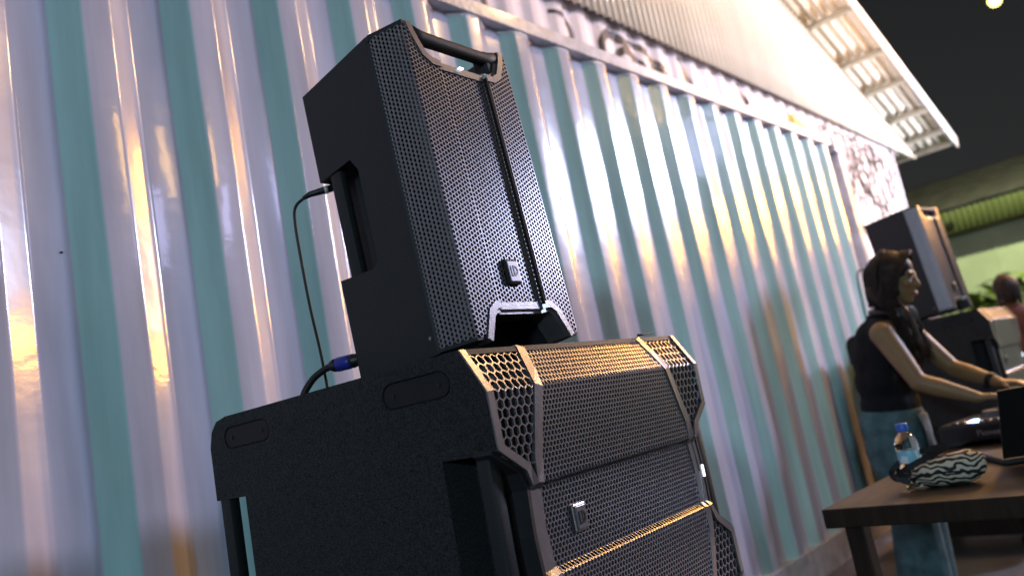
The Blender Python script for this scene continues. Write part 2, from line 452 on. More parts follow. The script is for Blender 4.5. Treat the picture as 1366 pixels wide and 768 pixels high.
# ------------------------------------------------------------------ loudspeakers
SW, SH, SD = .69, .565, .735
def sub_v(z, rec=True):
    """front profile of the subwoofer: chamfer, flat, recessed middle band"""
    t = SH/2-abs(z-SH/2)        # distance from nearer end
    if t < .069: return .04*(1-t/.069)
    if not rec: return 0.
    return interp([(.214, 0), (.222, .010)], t)
def fsub(u, z): return (u-SW/2, sub_v(z), z)
def make_sub():
    t = thing('subwoofer', 'x', 'speaker')
    bm = bmesh.new()
    prism(bm, [(.066, SH), (.030, SH-.069), (.030, .069), (.066, 0), (.672, 0), (.704, .006), (.724, .024), (SD, .055), (SD, SH-.055), (.724, SH-.024), (.704, SH-.006), (.672, SH)], 0, -SW/2, SW/2)
    bevel(bm, .016, 4, 20); cab = tmp(bm); cuts = []
    for s in (-1, 1):
        for va, vb in ((-.05, .11), (.636, .80)):
            bm = bmesh.new(); xa, xb = sorted((s*(SW/2+.05), s*(SW/2-.072)))
            prism(bm, [(va, .158), (va, .407), (vb-.0, .407), (vb, .158)] if va < 0 else [(va, .158), (va, .407), (vb, .407), (vb, .158)], 0, xa, xb)
            bevel(bm, .014, 3); cuts.append(tmp(bm))
        for va, vb in ((.066, .218), (.533, .682)):
            bm = bmesh.new(); r = .0215; zc = SH-.0435; po = []
            for q in range(9): th = R(90+180*q/8); po.append((va+r+r*math.cos(th), zc+r*math.sin(th)))
            for q in range(9): th = R(-90+180*q/8); po.append((vb-r+r*math.cos(th), zc+r*math.sin(th)))
            xa, xb = sorted((s*(SW/2-.005), s*(SW/2+.02))); prism(bm, po, 0, xa, xb); cuts.append(tmp(bm))
    boolean(cab, cuts); cab.name = cab.data.name = 'cabinet'; cab.parent = t
    cab.data.materials.clear(); cab.data.materials.append(M_cab); smooth_by_angle(cab, 40)
    for s in (-1, 1):
        for va, vb in ((.018, .046), (.694, .728)):
            xa, xb = sorted((s*(SW/2-.001), s*(SW/2-.026)))
            bm = bmesh.new(); bx(bm, (xa, va, .150), (xb, vb, .415)); bevel(bm, .006, 2); o = build('handle', bm, M_cabtop, t); smooth_by_angle(o, 40)
        for va, vb in ((.066, .218), (.533, .682)):
            bm = bmesh.new(); r = .0185; zc = SH-.0435; po = []; va += .003; vb -= .003
            for q in range(9): th = R(90+180*q/8); po.append((va+r+r*math.cos(th), zc+r*math.sin(th)))
            for q in range(9): th = R(-90+180*q/8); po.append((vb-r+r*math.cos(th), zc+r*math.sin(th)))
            xa, xb = sorted((s*(SW/2-.0055), s*(SW/2-.0015))); prism(bm, po, 0, xa, xb)
            p = build('stacking_pad', bm, M_rubber, t)
            for vc in (va+.022, vb-.022):
                bm = bmesh.new(); bmesh.ops.create_cone(bm, cap_ends=True, segments=12, radius1=.0045, radius2=.0035, depth=.003,
                    matrix=Matrix.Translation((s*(SW/2-.0012), vc, zc)) @ Matrix.Rotation(R(90)*s, 4, 'Y'))
                build('screw', bm, M_cabtop, p)
    # fine grille over the middle
    def bnd(z):
        d = SH/2-abs(z-SH/2)
        return interp([(0, .152), (.069, .129), (.18, .091), (.222, .088), (.2825, .080)], d)
    g = honeycomb(lambda u, z: bnd(z) < u < SW-bnd(z) and .004 < z < SH-.004, (.06, SW-.06, 0.004, SH), .0092, fsub, False, .76)
    pyd('grille', *g, M_grille, t)
    # coarse corner grilles
    def inz(u, z):
        d = SH/2-abs(z-SH/2); uu = min(u, SW-u)
        hi = interp([(0, .152), (.069, .129), (.178, .090)], d); lo = interp([(0, .004), (.14, .008), (.165, .02), (.190, .07)], d)
        return d > .006 and d < .186 and lo < uu < hi
    for su in (0, 1):
        for sz in (0, 1):
            g = honeycomb(lambda u, z: inz(u, z) and (u > SW/2) == bool(su) and (z > SH/2) == bool(sz), (.004, SW, .003, SH), .0165, fsub, False, .86, .004)
            pyd('corner_grille', *g, M_grille, t)
    # trim strips (left, right) and the folded ends of the middle band
    for su in (0, 1):
        mu = lambda u: SW-u if su else u
        half = [(.151, 0), (.140, .035), (.129, .069), (.093, .178), (.089, .2145), (.087, .2235), (.081, .2825)]
        path = [(mu(u), SH-d) for u, d in half]+[(mu(u), d) for u, d in half[::-1][1:]]
        inner = ribbon(path, .019, fsub, -.0025, .006)
        half = [(.0065, 0), (.0065, .035), (.0065, .069), (.0085, .152), (.062, .188), (.074, .215), (.072, .2235), (.066, .2825)]
        path = [(mu(u), SH-d) for u, d in half]+[(mu(u), d) for u, d in half[::-1][1:]]
        outer = ribbon(path, .0135, fsub, -.0042, .003); rim = ribbon(path, .0150, fsub, -.0005, .040)
        pyd('trim', *join_vf([inner, outer]), M_trim, t); pyd('front_rim', *rim, M_cab, t)
        half = [(.002, .150), (.058, .186), (.070, .215), (.066, .2825)]
        path = [(mu(u-.009), SH-d-.006) for u, d in half]+[(mu(u-.009), d+.006) for u, d in half[::-1][1:]]
        pyd('trim_edge', *ribbon(path, .007, lambda u, z: (u-SW/2, 0, z), .004, .04), M_cabtop, t)
    for z in (.004, SH-.004):
        pyd('top_trim' if z > .1 else 'bottom_trim', *ribbon([(0.012, z), (SW-.012, z)], .009, fsub, -.001, .03), M_cabtop, t)
    # status light, badge
    rbox('status_light', (SW/2-.063, .003, SH-.296), (SW/2-.058, .0078, SH-.272), .001, M_led, t, 1)
    bm = bmesh.new(); bx(bm, (-.183, .004, SH-.306), (-.147, .010, SH-.262)); bevel(bm, .004, 2); bd = build('badge', bm, M_trim, t)
    bm = bmesh.new(); bx(bm, (-.179, .0018, SH-.302), (-.151, .0045, SH-.266)); bevel(bm, .0025, 2); build('badge_plate', bm, M_logo, bd)
    bm = bmesh.new(); lx, lz = -.165, SH-.284      # raised emblem of an L and a D
    bx(bm, (lx-.009, .0008, lz-.010), (lx-.006, .0024, lz+.010)); bx(bm, (lx-.009, .0009, lz-.0105), (lx-.001, .0025, lz-.0075))
    for q in range(8):
        th0, th1 = R(-90+180*q/8), R(-90+180*(q+1)/8)
        P4 = [(lx+.001+.008*math.cos(th0), lz+.010*math.sin(th0)), (lx+.001+.008*math.cos(th1), lz+.010*math.sin(th1)), (lx+.001+.005*math.cos(th1), lz+.007*math.sin(th1)), (lx+.001+.005*math.cos(th0), lz+.007*math.sin(th0))]
        prism(bm, P4, 1, .0008, .0024)
    bx(bm, (lx-.001, .001, lz-.0095), (lx+.0015, .0026, lz+.0095)); build('emblem', bm, M_ink, bd)
    return t

TH = .60
PATH = [(-.1635, .070), (-.1407, .0), (-.0645, 0), (-.0600, .008), (.0600, .008), (.0645, 0), (.1407, 0), (.1635, .070)]
ARC = [0]
for a, b in zip(PATH, PATH[1:]): ARC.append(ARC[-1]+math.hypot(b[0]-a[0], b[1]-a[1]))
MID = ARC[-1]/2
TU = [(s-MID, p[0]) for s, p in zip(ARC, PATH)]; TV = [(s-MID, p[1]) for s, p in zip(ARC, PATH)]
def ftop(s, z): return (interp(TU, s), interp(TV, s), z)
CUT_T = [(-.121, TH+.02), (-.112, .575), (-.098, .545), (-.080, .534), (.080, .534), (.098, .545), (.112, .575), (.121, TH+.02)]
CUT_B = [(-.108, -.02), (-.104, 0), (-.084, .045), (-.072, .053), (.075, .053), (.086, .045), (.112, 0), (.116, -.02)]
def make_top():
    t = thing('loudspeaker', 'x', 'speaker')
    bm = bmesh.new()
    prism(bm, [(-.1605, .078), (-.128, .028), (.128, .028), (.1605, .078), (.1415, .307), (-.1415, .307)], 2, 0, TH)
    bevel(bm, .007, 3, 20); cab = tmp(bm); cuts = []
    for s in (-1, 1):
        bm = bmesh.new(); xa, xb = sorted((s*.095, s*.22))
        prism(bm, [(.182, .205), (.182, .385), (.20, .412), (.36, .412), (.36, .214), (.20, .195)], 0, xa, xb); bevel(bm, .008, 2); cuts.append(tmp(bm))
    bm = bmesh.new(); prism(bm, CUT_T, 1, -.03, .35); cuts.append(tmp(bm))
    bm = bmesh.new(); prism(bm, CUT_B, 1, -.03, .11); cuts.append(tmp(bm))
    boolean(cab, cuts); cab.name = cab.data.name = 'cabinet'; cab.parent = t
    cab.data.materials.clear(); cab.data.materials.append(M_cabtop); smooth_by_angle(cab, 35)
    # front baffle rim: caps at top and bottom that the grille meets
    for z0, z1, nm in ((TH-.013, TH-.001, 'top_cap'), (.001, .010, 'bottom_cap')):
        segs = [(-.1625, .072), (-.1400, .002), (-.119 if z0 > .3 else -.112, .002)]
        for s in (-1, 1):
            bm = bmesh.new(); P4 = [(s*x_, y_) for x_, y_ in segs]+[(-s*.119, .045), (-s*.150, .09)]
            prism(bm, P4, 2, z0, z1); bevel(bm, .002, 1); build(nm, bm, M_cabtop, t)
    big = lambda poly, e, c: [(c[0]+(x_-c[0])*e, c[1]+(y_-c[1])*e) for x_, y_ in poly]
    ct, cb = big(CUT_T, 1.04, (0, .62)), big(CUT_B, 1.04, (0, -.02))
    def reg(s, z):
        u = interp(TU, s)
        if not (.010 < z < TH-.012) or abs(s) > MID-.004: return False
        if abs(u) < .1407 and (inpoly((u, z), ct) or inpoly((u, z), cb)): return False
        return True
    pyd('grille', *honeycomb(reg, (-MID, MID, .006, TH), .0088, ftop, True, .76), M_grille, t)
    fl = lambda u, z: (u, interp([(-.0645, 0), (-.06, .008), (.06, .008), (.0645, 0)], u), z)
    def dens(path):
        out = []
        for a, b in zip(path, path[1:]):
            cr = sorted([q for q in (-.0645, -.06, .06, .0645) if min(a[0], b[0]) < q < max(a[0], b[0])], reverse=b[0] < a[0])
            out.append(a)
            for q in cr: f = (q-a[0])/(b[0]-a[0]); out.append((q, a[1]+f*(b[1]-a[1])))
        return out+[path[-1]]
    pT = [(-.128, TH-.004), (-.119, .571), (-.103, .538), (-.083, .526), (.083, .526), (.103, .538), (.119, .571), (.127, TH-.004)]
    pB = [(-.113, .0), (-.091, .050), (-.076, .0605), (.078, .0605), (.093, .050), (.120, .0)]
    pyd('handle_trim', *ribbon(dens(pT), .013, fl, -.0022, .03), M_trim, t)
    pyd('foot_trim', *ribbon(dens(pB), .013, fl, -.0022, .03), M_trim, t)
    sh = lambda P_, c, e: [(c[0]+(x_-c[0])*e, c[1]+(y_-c[1])*e) for x_, y_ in P_]
    pyd('foot_trim_edge', *ribbon(dens([(-.104, .0), (-.083, .044), (-.074, .051), (.076, .051), (.085, .044), (.111, .0)]), .008, fl, .004, .05), M_trim, t)
    pyd('handle_trim_edge', *ribbon(dens([(-.118, TH-.004), (-.110, .576), (-.096, .546), (-.079, .5355), (.079, .5355), (.096, .546), (.110, .576), (.117, TH-.004)]), .007, fl, .004, .05), M_trim, t)
    pyd('step_shade', *ribbon([(.0635, .062), (.0635, .526)], .0075, lambda u, z: (u, 0, z), -.0006, .006), M_void, t)  # black strip stands in for shade on the step facing left
    tube('handle', [(-.122, .018, .586), (-.09, .014, .581), (-.05, .013, .580), (.05, .013, .580), (.09, .014, .581), (.122, .018, .586)], [.019, .0145, .0135, .0135, .0145, .019], M_cabtop, t, 14)
    rbox('handle_block', (.082, .006, .540), (.1085, .04, .597), .005, M_cabtop, t)
    rbox('status_light', (-.011, -.0005, .5305), (.001, .006, .5338), .001, M_led, t, 1)
    for s in (-1, 1):
        bm = bmesh.new(); xa, xb = sorted((s*.1435, s*.123)); bx(bm, (xa, .242, .190), (xb, .276, .416)); bevel(bm, .008, 2); smooth_by_angle(build('side_handle', bm, M_cabtop, t), 40)
    bm = bmesh.new(); bx(bm, (-.0235, .001, .099), (.0135, .009, .147)); bevel(bm, .005, 3); bd = build('badge', bm, M_rubber, t)
    bm = bmesh.new(); bx(bm, (-.0195, -.0012, .103), (.0095, .002, .143)); bevel(bm, .004, 3); build('badge_plate', bm, M_logo, bd)
    bm = bmesh.new(); lx, lz = -.005, .123
    bx(bm, (lx-.009, -.002, lz-.009), (lx-.0065, 0, lz+.010)); bx(bm, (lx-.0091, -.0021, lz-.0095), (lx+.002, 0, lz-.007))
    for q in range(8):
        th0, th1 = R(-90+180*q/8), R(-90+180*(q+1)/8); e = lambda r, th: (lx+.001+.009*r*math.cos(th), lz+.001+.0095*r*math.sin(th))
        prism(bm, [e(1, th0), e(1, th1), e(.72, th1), e(.72, th0)], 1, -.002, 0)
    bx(bm, (lx-.002, -.0019, lz-.0065), (lx+.001, 0, lz+.0105)); build('emblem', bm, M_ink, bd)
    bm = bmesh.new(); bmesh.ops.create_cone(bm, cap_ends=True, segments=10, radius1=.004, radius2=.003, depth=.003, matrix=Matrix.Translation((-.1600, .088, .030)) @ Matrix.Rotation(R(-90), 4, 'Y')); build('screw', bm, M_trim, t)
    return t

def place(o, loc, rot, label, group):
    o.location = loc; o.rotation_euler = rot; o['label'] = label; o['group'] = group
ZS = 1.2264
def sub_loc(fx, fy, psi, ztop): return (fx+math.cos(psi)*SW/2, fy+math.sin(psi)*SW/2, ztop-SH)
sub = make_sub()
place(sub, sub_loc(.8545, .8137, .056, ZS), (0, 0, .056), 'large black subwoofer in the foreground carrying the tilted loudspeaker', 'subwoofers of the two stacks')
top = make_top()
place(top, (1.0937, .9043, 1.2467), (-.0725, 0, .0248), 'tall black loudspeaker tilted back on the foreground subwoofer', 'loudspeakers on top of the stacks')
s2 = copy_tree(sub); place(s2, sub_loc(4.721, .905, -.002, ZS+.010), (0, 0, -.002), 'black subwoofer behind the woman at the mixing table', 'subwoofers of the two stacks')
t2 = copy_tree(top); place(t2, (4.956, 1.048, 1.2667), (-.07, 0, -.131), 'black loudspeaker on the far stack beside the head of the woman', 'loudspeakers on top of the stacks')
b1 = copy_tree(sub); place(b1, sub_loc(.8545, .8137, .056, ZS-SH-.006), (0, 0, .056), 'lower black subwoofer of the foreground stack, standing on the ground', 'subwoofers of the two stacks')
b2 = copy_tree(sub); place(b2, sub_loc(4.721, .905, -.002, ZS-SH+.004), (0, 0, -.002), 'lower black subwoofer of the far stack under the table line', 'subwoofers of the two stacks')
for b in (b1, b2):
    zb = b.location.z
    for xx in (-.27, .27):
        for yy in (.10, .62):
            bm = bmesh.new(); r = zb/2-.002
            bmesh.ops.create_cone(bm, cap_ends=True, segments=18, radius1=r, radius2=r, depth=.03, matrix=Matrix.Translation((xx, yy, -zb+r)) @ Matrix.Rotation(R(90), 4, 'Y'))
            bx(bm, (xx-.022, yy-.02, -r-.004), (xx-.018, yy+.02, 0)); bx(bm, (xx+.018, yy-.02, -r-.004), (xx+.022, yy+.02, 0)); bx(bm, (xx-.035, yy-.035, -.006), (xx+.035, yy+.035, -.0005))
            build('caster', bm, M_rubber, b)
for s in (sub, s2):
    for xx in (-.28, .28):
        for yy in (.10, .66): rbox('foot', (xx-.02, yy-.02, -.0055), (xx+.02, yy+.02, -.0003), .001, M_rubber, s, 1)

# cables of the near stack
def wt(o, p):
    m_ = Matrix.Translation(o.location) @ o.rotation_euler.to_matrix().to_4x4(); return m_ @ Vector(p)
pl = wt(top, (-.136, .318, .400))
c = thing('signal_cable', 'thin black cable looping down from the back of the foreground loudspeaker', 'cable', pl)
q0 = [Vector(p) for p in ((0, 0, 0), (-.012, .028, -.002), (-.030, .045, -.018), (-.036, .048, -.05), (-.034, .05, -.12), (-.026, .055, -.22), (-.012, .062, -.32), (-.004, .07, -.42), (.0, .09, -.60), (.02, .12, -.9), (.1, .16, -1.2))]
tube('cord', spline(q0, 6), .0030, M_cable, c)
tube('plug', [(.024, -.012, .006), (.008, -.004, .002), (-.010, .022, 0), (-.020, .032, -.006)], [.0075, .0075, .006, .004], M_cable, c, 10)
tube('plug_ring', [(.012, -.006, .003), (.006, -.003, .0015)], .0085, M_white, c, 10)
pl = wt(top, (-.126, .311, .055))
c = thing('power_cable', 'black power cable with blue locking connector behind the foreground loudspeaker', 'cable', pl)
d = Vector((-.42, .90, -.02)).normalized()
tube('connector', [d*-.012, d*.014, d*.016, d*.022], [.0125, .0125, .0135, .0135], M_cable, c, 16)
tube('connector_sleeve', [d*.0222, d*.026, d*.052, d*.054], [.0125, .0138, .0138, .012], M_blue, c, 16)
tube('strain_relief', [d*.054, d*.060, d*.070], [.013, .0125, .0075], M_cable, c, 14)
tube('cord', spline([d*.066, d*.085+Vector((0, 0, -.004)), d*.115+Vector((0, 0, -.020)), d*.140+Vector((.0, 0, -.055)), d*.15+Vector((.01, 0, -.12)), d*.15+Vector((.03, .0, -.4)), d*.15+Vector((.05, 0, -1.0))], 6), .0068, M_cable, c, 10)
pl = wt(t2, (-.136, .318, .350))
c = thing('signal_cable', 'thin black cable hanging behind the far loudspeaker against the white wall', 'cable', pl)
tube('cord', spline([(.01, -.01, 0), (-.03, .05, .002), (-.05, .10, -.02), (-.03, .12, -.2), (-.01, .13, -.45), (0, .14, -.9)], 6), .0045, M_cable, c)
tube('plug', [(.02, -.01, 0), (-.01, .02, 0), (-.035, .06, .002)], [.009, .009, .006], M_gold, c, 10)
o = tube('cable_tie', [(1.385, .875, 1.2305), (1.40, .872, 1.2305), (1.42, .874, 1.2325), (1.437, .872, 1.2345)], [.003, .0016, .0014, .001], M_cable, None, 6)
tag(o, 'short black cable tie end lying on the foreground subwoofer top', 'cable tie')

# ------------------------------------------------------------------ mixing table and what lies on it
TZ = .73
M_tbl = mat('black_brown_laminate', (.030, .018, .012), .5, 0, .25, 6, .1, 80, stretch=(1, 8, 1), spec=.3)
tbl = thing('table', 'black brown laminate table with the mixing gear on it', 'table', (2.165, .925, 0), (0, 0, R(-2)))
LT, DT = 1.75, 1.30
rbox('table_top', (0, -DT, TZ-.05), (LT, 0, TZ), .003, M_tbl, tbl)
for xx in (.035, LT-.085):
    for yy in (-.085, -DT+.035):
        rbox('leg', (xx, yy, 0), (xx+.05, yy+.05, TZ-.0505), .003, M_tbl, tbl)
# controller
M_gear = mat('gear_black_plastic', (.014, .014, .015), .4, 0, .1)
M_gear2 = mat('gear_dark_metal', (.07, .068, .065), .35, .4, .1)
ctl = thing('dj_controller', 'black mixing controller with blue lit jog wheels under the hands', 'controller', (3.21, .872, TZ), (0, 0, R(-8)))
rbox('body', (0, -.72, .012), (.33, 0, .076), .008, M_gear, ctl)
rbox('top_plate', (.006, -.712, .0762), (.324, -.008, .0785), .002, M_gear2, ctl)
for xx in (.03, .30):
    for yy in (-.05, -.67): rbox('foot', (xx-.015, yy-.015, 0), (xx+.015, yy+.015, .0118), .002, M_rubber, ctl, 1)
for yc in (-.17, -.55):
    bm = bmesh.new(); bmesh.ops.create_cone(bm, cap_ends=True, segments=28, radius1=.075, radius2=.068, depth=.024, matrix=Matrix.Translation((.17, yc, .0905))); jw = build('jog_wheel', bm, M_gear2, ctl)
    bm = bmesh.new(); bmesh.ops.create_cone(bm, cap_ends=True, segments=20, radius1=.022, radius2=.020, depth=.003, matrix=Matrix.Translation((.17, yc, .1042))); build('display', bm, M_gear, jw)
rk = random.Random(3)
for i in range(6):
    for j in range(3):
        bm = bmesh.new(); bmesh.ops.create_cone(bm, cap_ends=True, segments=10, radius1=.009, radius2=.007, depth=.02, matrix=Matrix.Translation((.06+.045*i, -.325-.035*j, .0888))); build('knob', bm, M_gear2, ctl)
for i in range(8): rbox('pad', (.02+.0*i, -.06-.028*i, .0787), (.045, -.04-.028*i, .084), .001, M_led if i == 2 else M_gear2, ctl, 1)
for (xx, yy) in ((.015, -.125), (.29, -.165)):
    rbox('lit_button', (xx-.004, yy-.012, .0787), (xx+.016, yy+.012, .088), .002, M_blueled, ctl, 1)
text('lettering', 'Pioneer', .029, mat('grey_print', (.45, .45, .47), .5), ctl, Matrix.Translation((-.0006, -.172, .042)) @ Matrix(((0, 0, -1, 0), (-1, 0, 0, 0), (0, 1, 0, 0), (0, 0, 0, 1))))
# laptop: hinge at the table, lid leaning, its back to the camera
lap = thing('laptop', 'open black laptop seen from behind at the picture edge', 'laptop', (2.64, .570, TZ), (0, 0, R(-62)))
rbox('base', (0, .0, 0.001), (.36, .25, .018), .004, M_gear, lap)
bm = bmesh.new(); bx(bm, (0, -.004, 0), (.36, .004, .225)); bevel(bm, .003, 2)
bmesh.ops.transform(bm, matrix=Matrix.Translation((0, 0, .020)) @ Matrix.Rotation(R(30), 4, 'X'), verts=bm.verts[:]); lid = build('lid', bm, M_gear, lap)
bm = bmesh.new(); bx(bm, (.012, .0042, .012), (.348, .0048, .215)); bmesh.ops.transform(bm, matrix=Matrix.Translation((0, 0, .020)) @ Matrix.Rotation(R(30), 4, 'X'), verts=bm.verts[:]); build('screen', bm, mat('laptop_screen', (.02, .02, .03), .2, emit=(.5, .6, .9), estr=.5), lid)
# bottle
bt = thing('water_bottle', 'small clear water bottle with a blue cap on the table', 'bottle', (2.42, .748, TZ)); bt.scale = (1.08, 1.08, 1.15)
def lathe(name, prof_, m, parent, n=28):
    vv, ff = [], []
    for (r, z) in prof_:
        for k in range(n): a = 2*math.pi*k/n; vv.append((r*math.cos(a), r*math.sin(a), z))
    for i in range(len(prof_)-1):
        for k in range(n): ff.append((i*n+k, i*n+(k+1) % n, (i+1)*n+(k+1) % n, (i+1)*n+k))
    ff.append(tuple(range(n))[::-1]); ff.append(tuple((len(prof_)-1)*n+k for k in range(n)))
    return pyd(name, vv, ff, m, parent, True)
M_pet = mat('clear_plastic', (.93, .97, .98), .06, 0, .01, trans=1.0, ior=1.18)
lathe('bottle_body', [(.018, .001), (.026, .003), (.0285, .012), (.0265, .022), (.0285, .03), (.0270, .038), (.0285, .046), (.0285, .052), (.0275, .056), (.0275, .090), (.0285, .094), (.0285, .102), (.026, .112), (.020, .122), (.0135, .129), (.0125, .134)], M_pet, bt)
lathe('label_band', [(.0279, .058), (.0282, .059), (.0282, .088), (.0279, .089)], mat('pale_blue_print', (.25, .55, .70), .4, 0, .5, 40, col2=(.75, .82, .85), thr=(.45, .5)), bt)
lathe('cap', [(.0145, .132), (.0150, .134), (.0150, .149), (.0140, .151)], mat('blue_cap', (.05, .16, .62), .4), bt)
# zebra pouch
M_zeb = bpy.data.materials.new('zebra_print'); M_zeb.use_nodes = True
nz_ = M_zeb.node_tree; pz = nz_.nodes['Principled BSDF']; pz.inputs['Roughness'].default_value = .7
tcz = nz_.nodes.new('ShaderNodeTexCoord'); wv = nz_.nodes.new('ShaderNodeTexWave'); wv.inputs['Scale'].default_value = 24; wv.inputs['Distortion'].default_value = 11
wv.inputs['Detail'].default_value = 1.5; wv.inputs['Detail Scale'].default_value = 1.0; wv.bands_direction = 'Z'
rz = nz_.nodes.new('ShaderNodeValToRGB'); rz.color_ramp.elements[0].position = .46; rz.color_ramp.elements[1].position = .54
rz.color_ramp.elements[0].color = (.012, .011, .010, 1); rz.color_ramp.elements[1].color = (.62, .55, .42, 1)
nz_.links.new(tcz.outputs['Object'], wv.inputs[0]); nz_.links.new(wv.outputs[0], rz.inputs[0]); nz_.links.new(rz.outputs[0], pz.inputs['Base Color'])
bag = thing('zebra_pouch', 'zebra striped soft pouch with black straps lying on the table', 'pouch', (2.395, .655, TZ), (0, 0, R(-88)))
bm = bmesh.new(); bmesh.ops.create_uvsphere(bm, u_segments=36, v_segments=22, radius=1)
for v in bm.verts:
    x, y, z = v.co; sx = math.copysign(abs(x)**.75, x); sz = math.copysign(abs(z)**.8, z)
    nn = noise.noise(Vector((x*2.2, y*2.2, z*2)))*.06+noise.noise(Vector((x*5, y*5, z*6)))*.03
    hgt = .040*(1+.25*x); v.co = Vector((sx*.096*(1+nn), y*.048*(1+nn), hgt*(sz*(1+nn))+hgt))
    if v.co.z < .002: v.co.z = .002
build('pouch_body', bm, M_zeb, bag, True)
tube('piping', [(-.094+.188*i/16, -.030-.018*math.sin(math.pi*i/16), .028+.012*math.sin(math.pi*i/16)) for i in range(17)], .003, M_rubber, bag, 6)
def band(name, pts, wd, th, m, parent):
    P = spline(pts, 6); vv, ff = [], []
    for i, p in enumerate(P):
        d_ = (P[min(i+1, len(P)-1)]-P[max(i-1, 0)]).normalized(); s_ = d_.cross(Vector((.25, -.9, .35))).normalized(); n_ = s_.cross(d_)
        vv += [p+s_*wd/2+n_*th/2, p-s_*wd/2+n_*th/2, p-s_*wd/2-n_*th/2, p+s_*wd/2-n_*th/2]
        if i:
            b_ = 4*i
            for k in range(4): ff.append((b_-4+k, b_-4+(k+1) % 4, b_+(k+1) % 4, b_+k))
    ff += [(0, 1, 2, 3), (len(vv)-4, len(vv)-1, len(vv)-2, len(vv)-3)]
    return pyd(name, vv, ff, m, parent)
band('strap', [(-.085, -.015, .04), (-.125, -.02, .030), (-.140, .0, .050), (-.10, .02, .080), (-.04, .03, .095), (.03, .04, .100), (.06, .06, .105)], .014, .004, M_rubber, bag)
band('strap', [(-.090, -.035, .020), (-.115, -.045, .040), (-.08, -.045, .062), (-.03, -.02, .082), (.01, .02, .096)], .016, .004, M_rubber, bag)
tube('zip_pull', [(-.085, -.044, .02), (-.092, -.050, .008), (-.095, -.052, .003)], .004, M_gear2, bag, 6)
o = rbox('tablet_case', (-.10, -.05, 0), (.10, .05, .016), .004, M_gear, None); o.location = (2.83, .855, TZ+.001); o.rotation_euler = (0, 0, R(6))
tag(o, 'flat black case on the table edge in front of the woman', 'case')
# loose cable under the table
o = tube('loose_cable', spline([(2.62, 1.0, .66), (2.62, 1.02, .50), (2.66, 1.01, .35), (2.62, 1.02, .2), (2.66, 1.05, .03), (2.8, 1.1, .008), (3.1, 1.2, .008)], 8), .006, M_cable)
tag(o, 'black cable hanging from the table edge to the ground', 'cable')

# ------------------------------------------------------------------ people
M_skin = mat('skin', (.23, .135, .058), .5, 0, .06, 12, sss=.08)
M_blacktop = mat('black_knit', (.010, .010, .011), .85, 0, .2, 90, .5, 260, spec=.2)
M_jeans = mat('washed_teal_denim', (.075, .135, .145), .8, 0, .2, 18, .4, 220, spec=.2)
M_hair = mat('dark_brown_hair', (.020, .012, .008), .55, 0, .3, 30, spec=.3)
M_lip = mat('lip', (.42, .14, .11), .45); M_eye = mat('eye_dark', (.03, .02, .02), .2)
def capsule(bm, p0, p1, r0, r1, n=14):
    p0, p1 = Vector(p0), Vector(p1); L_ = (p1-p0).length; N = 7
    pts, rad = [], []
    d_ = (p1-p0).normalized() if L_ > 1e-6 else Vector((0, 0, 1))
    for i in range(5): a = R(90*i/5); pts.append(p0-d_*r0*math.cos(a)); rad.append(max(r0*math.sin(a), r0*.05))
    for i in range(N+1): t_ = i/N; pts.append(p0.lerp(p1, t_)); rad.append(r0+(r1-r0)*t_)
    for i in range(1, 6): a = R(90*i/5); pts.append(p1+d_*r1*math.sin(a)); rad.append(max(r1*math.cos(a), r1*.05))
    tube_bm(bm, pts, rad, n)
def ell(bm, c_, r_, rot=None):
    mt = Matrix.Translation(c_) @ (rot.to_4x4() if rot else Matrix.Identity(4)) @ Matrix.Diagonal((*r_, 1))
    bmesh.ops.create_uvsphere(bm, u_segments=20, v_segments=14, radius=1, matrix=mt)
def fuse(name, bm, m, parent, vox=.008, it=6):
    o = tmp(bm); md = o.modifiers.new('r', 'REMESH'); md.mode = 'VOXEL'; md.voxel_size = vox; md.use_smooth_shade = True
    if it: s_ = o.modifiers.new('s', 'SMOOTH'); s_.iterations = it; s_.factor = .5
    me = baked(o); old = o.data; bpy.data.objects.remove(o); bpy.data.meshes.remove(old)
    me.materials.clear(); ob = link(name, me, m, parent, True); return ob
def hand(bm, wrist, fwd, palm_n, side, curl=.5, s=1.0):
    """palm and five bent fingers; palm_n points out of the back of the hand, side towards the thumb"""
    f, n_, s_ = Vector(fwd).normalized(), Vector(palm_n).normalized(), Vector(side).normalized(); w_ = Vector(wrist)
    for k in (-.022, -.008, .008, .022): capsule(bm, w_+s_*k*.7*s, w_+f*.075*s+s_*k*s, .015*s, .0115*s, 10)
    for k, ln in ((.027, .070), (.009, .078), (-.009, .073), (-.026, .058)):
        a = w_+f*.078*s+s_*k*s; b = a+(f*math.cos(curl*.5)-n_*math.sin(curl*.5))*ln*.45*s
        c_ = b+(f*math.cos(curl*1.3)-n_*math.sin(curl*1.3))*ln*.32*s; e = c_+(f*math.cos(curl*1.9)-n_*math.sin(curl*1.9))*ln*.26*s
        capsule(bm, a, b, .0092*s, .0084*s, 8); capsule(bm, b, c_, .0084*s, .0078*s, 8); capsule(bm, c_, e, .0078*s, .0066*s, 8)
    a = w_+f*.022*s+s_*.024*s; b = a+(f*.6+s_*.7-n_*.25).normalized()*.036*s; c_ = b+(f*.9+s_*.25-n_*.3).normalized()*.030*s
    capsule(bm, a, b, .0125*s, .0098*s, 8); capsule(bm, b, c_, .0098*s, .0078*s, 8)

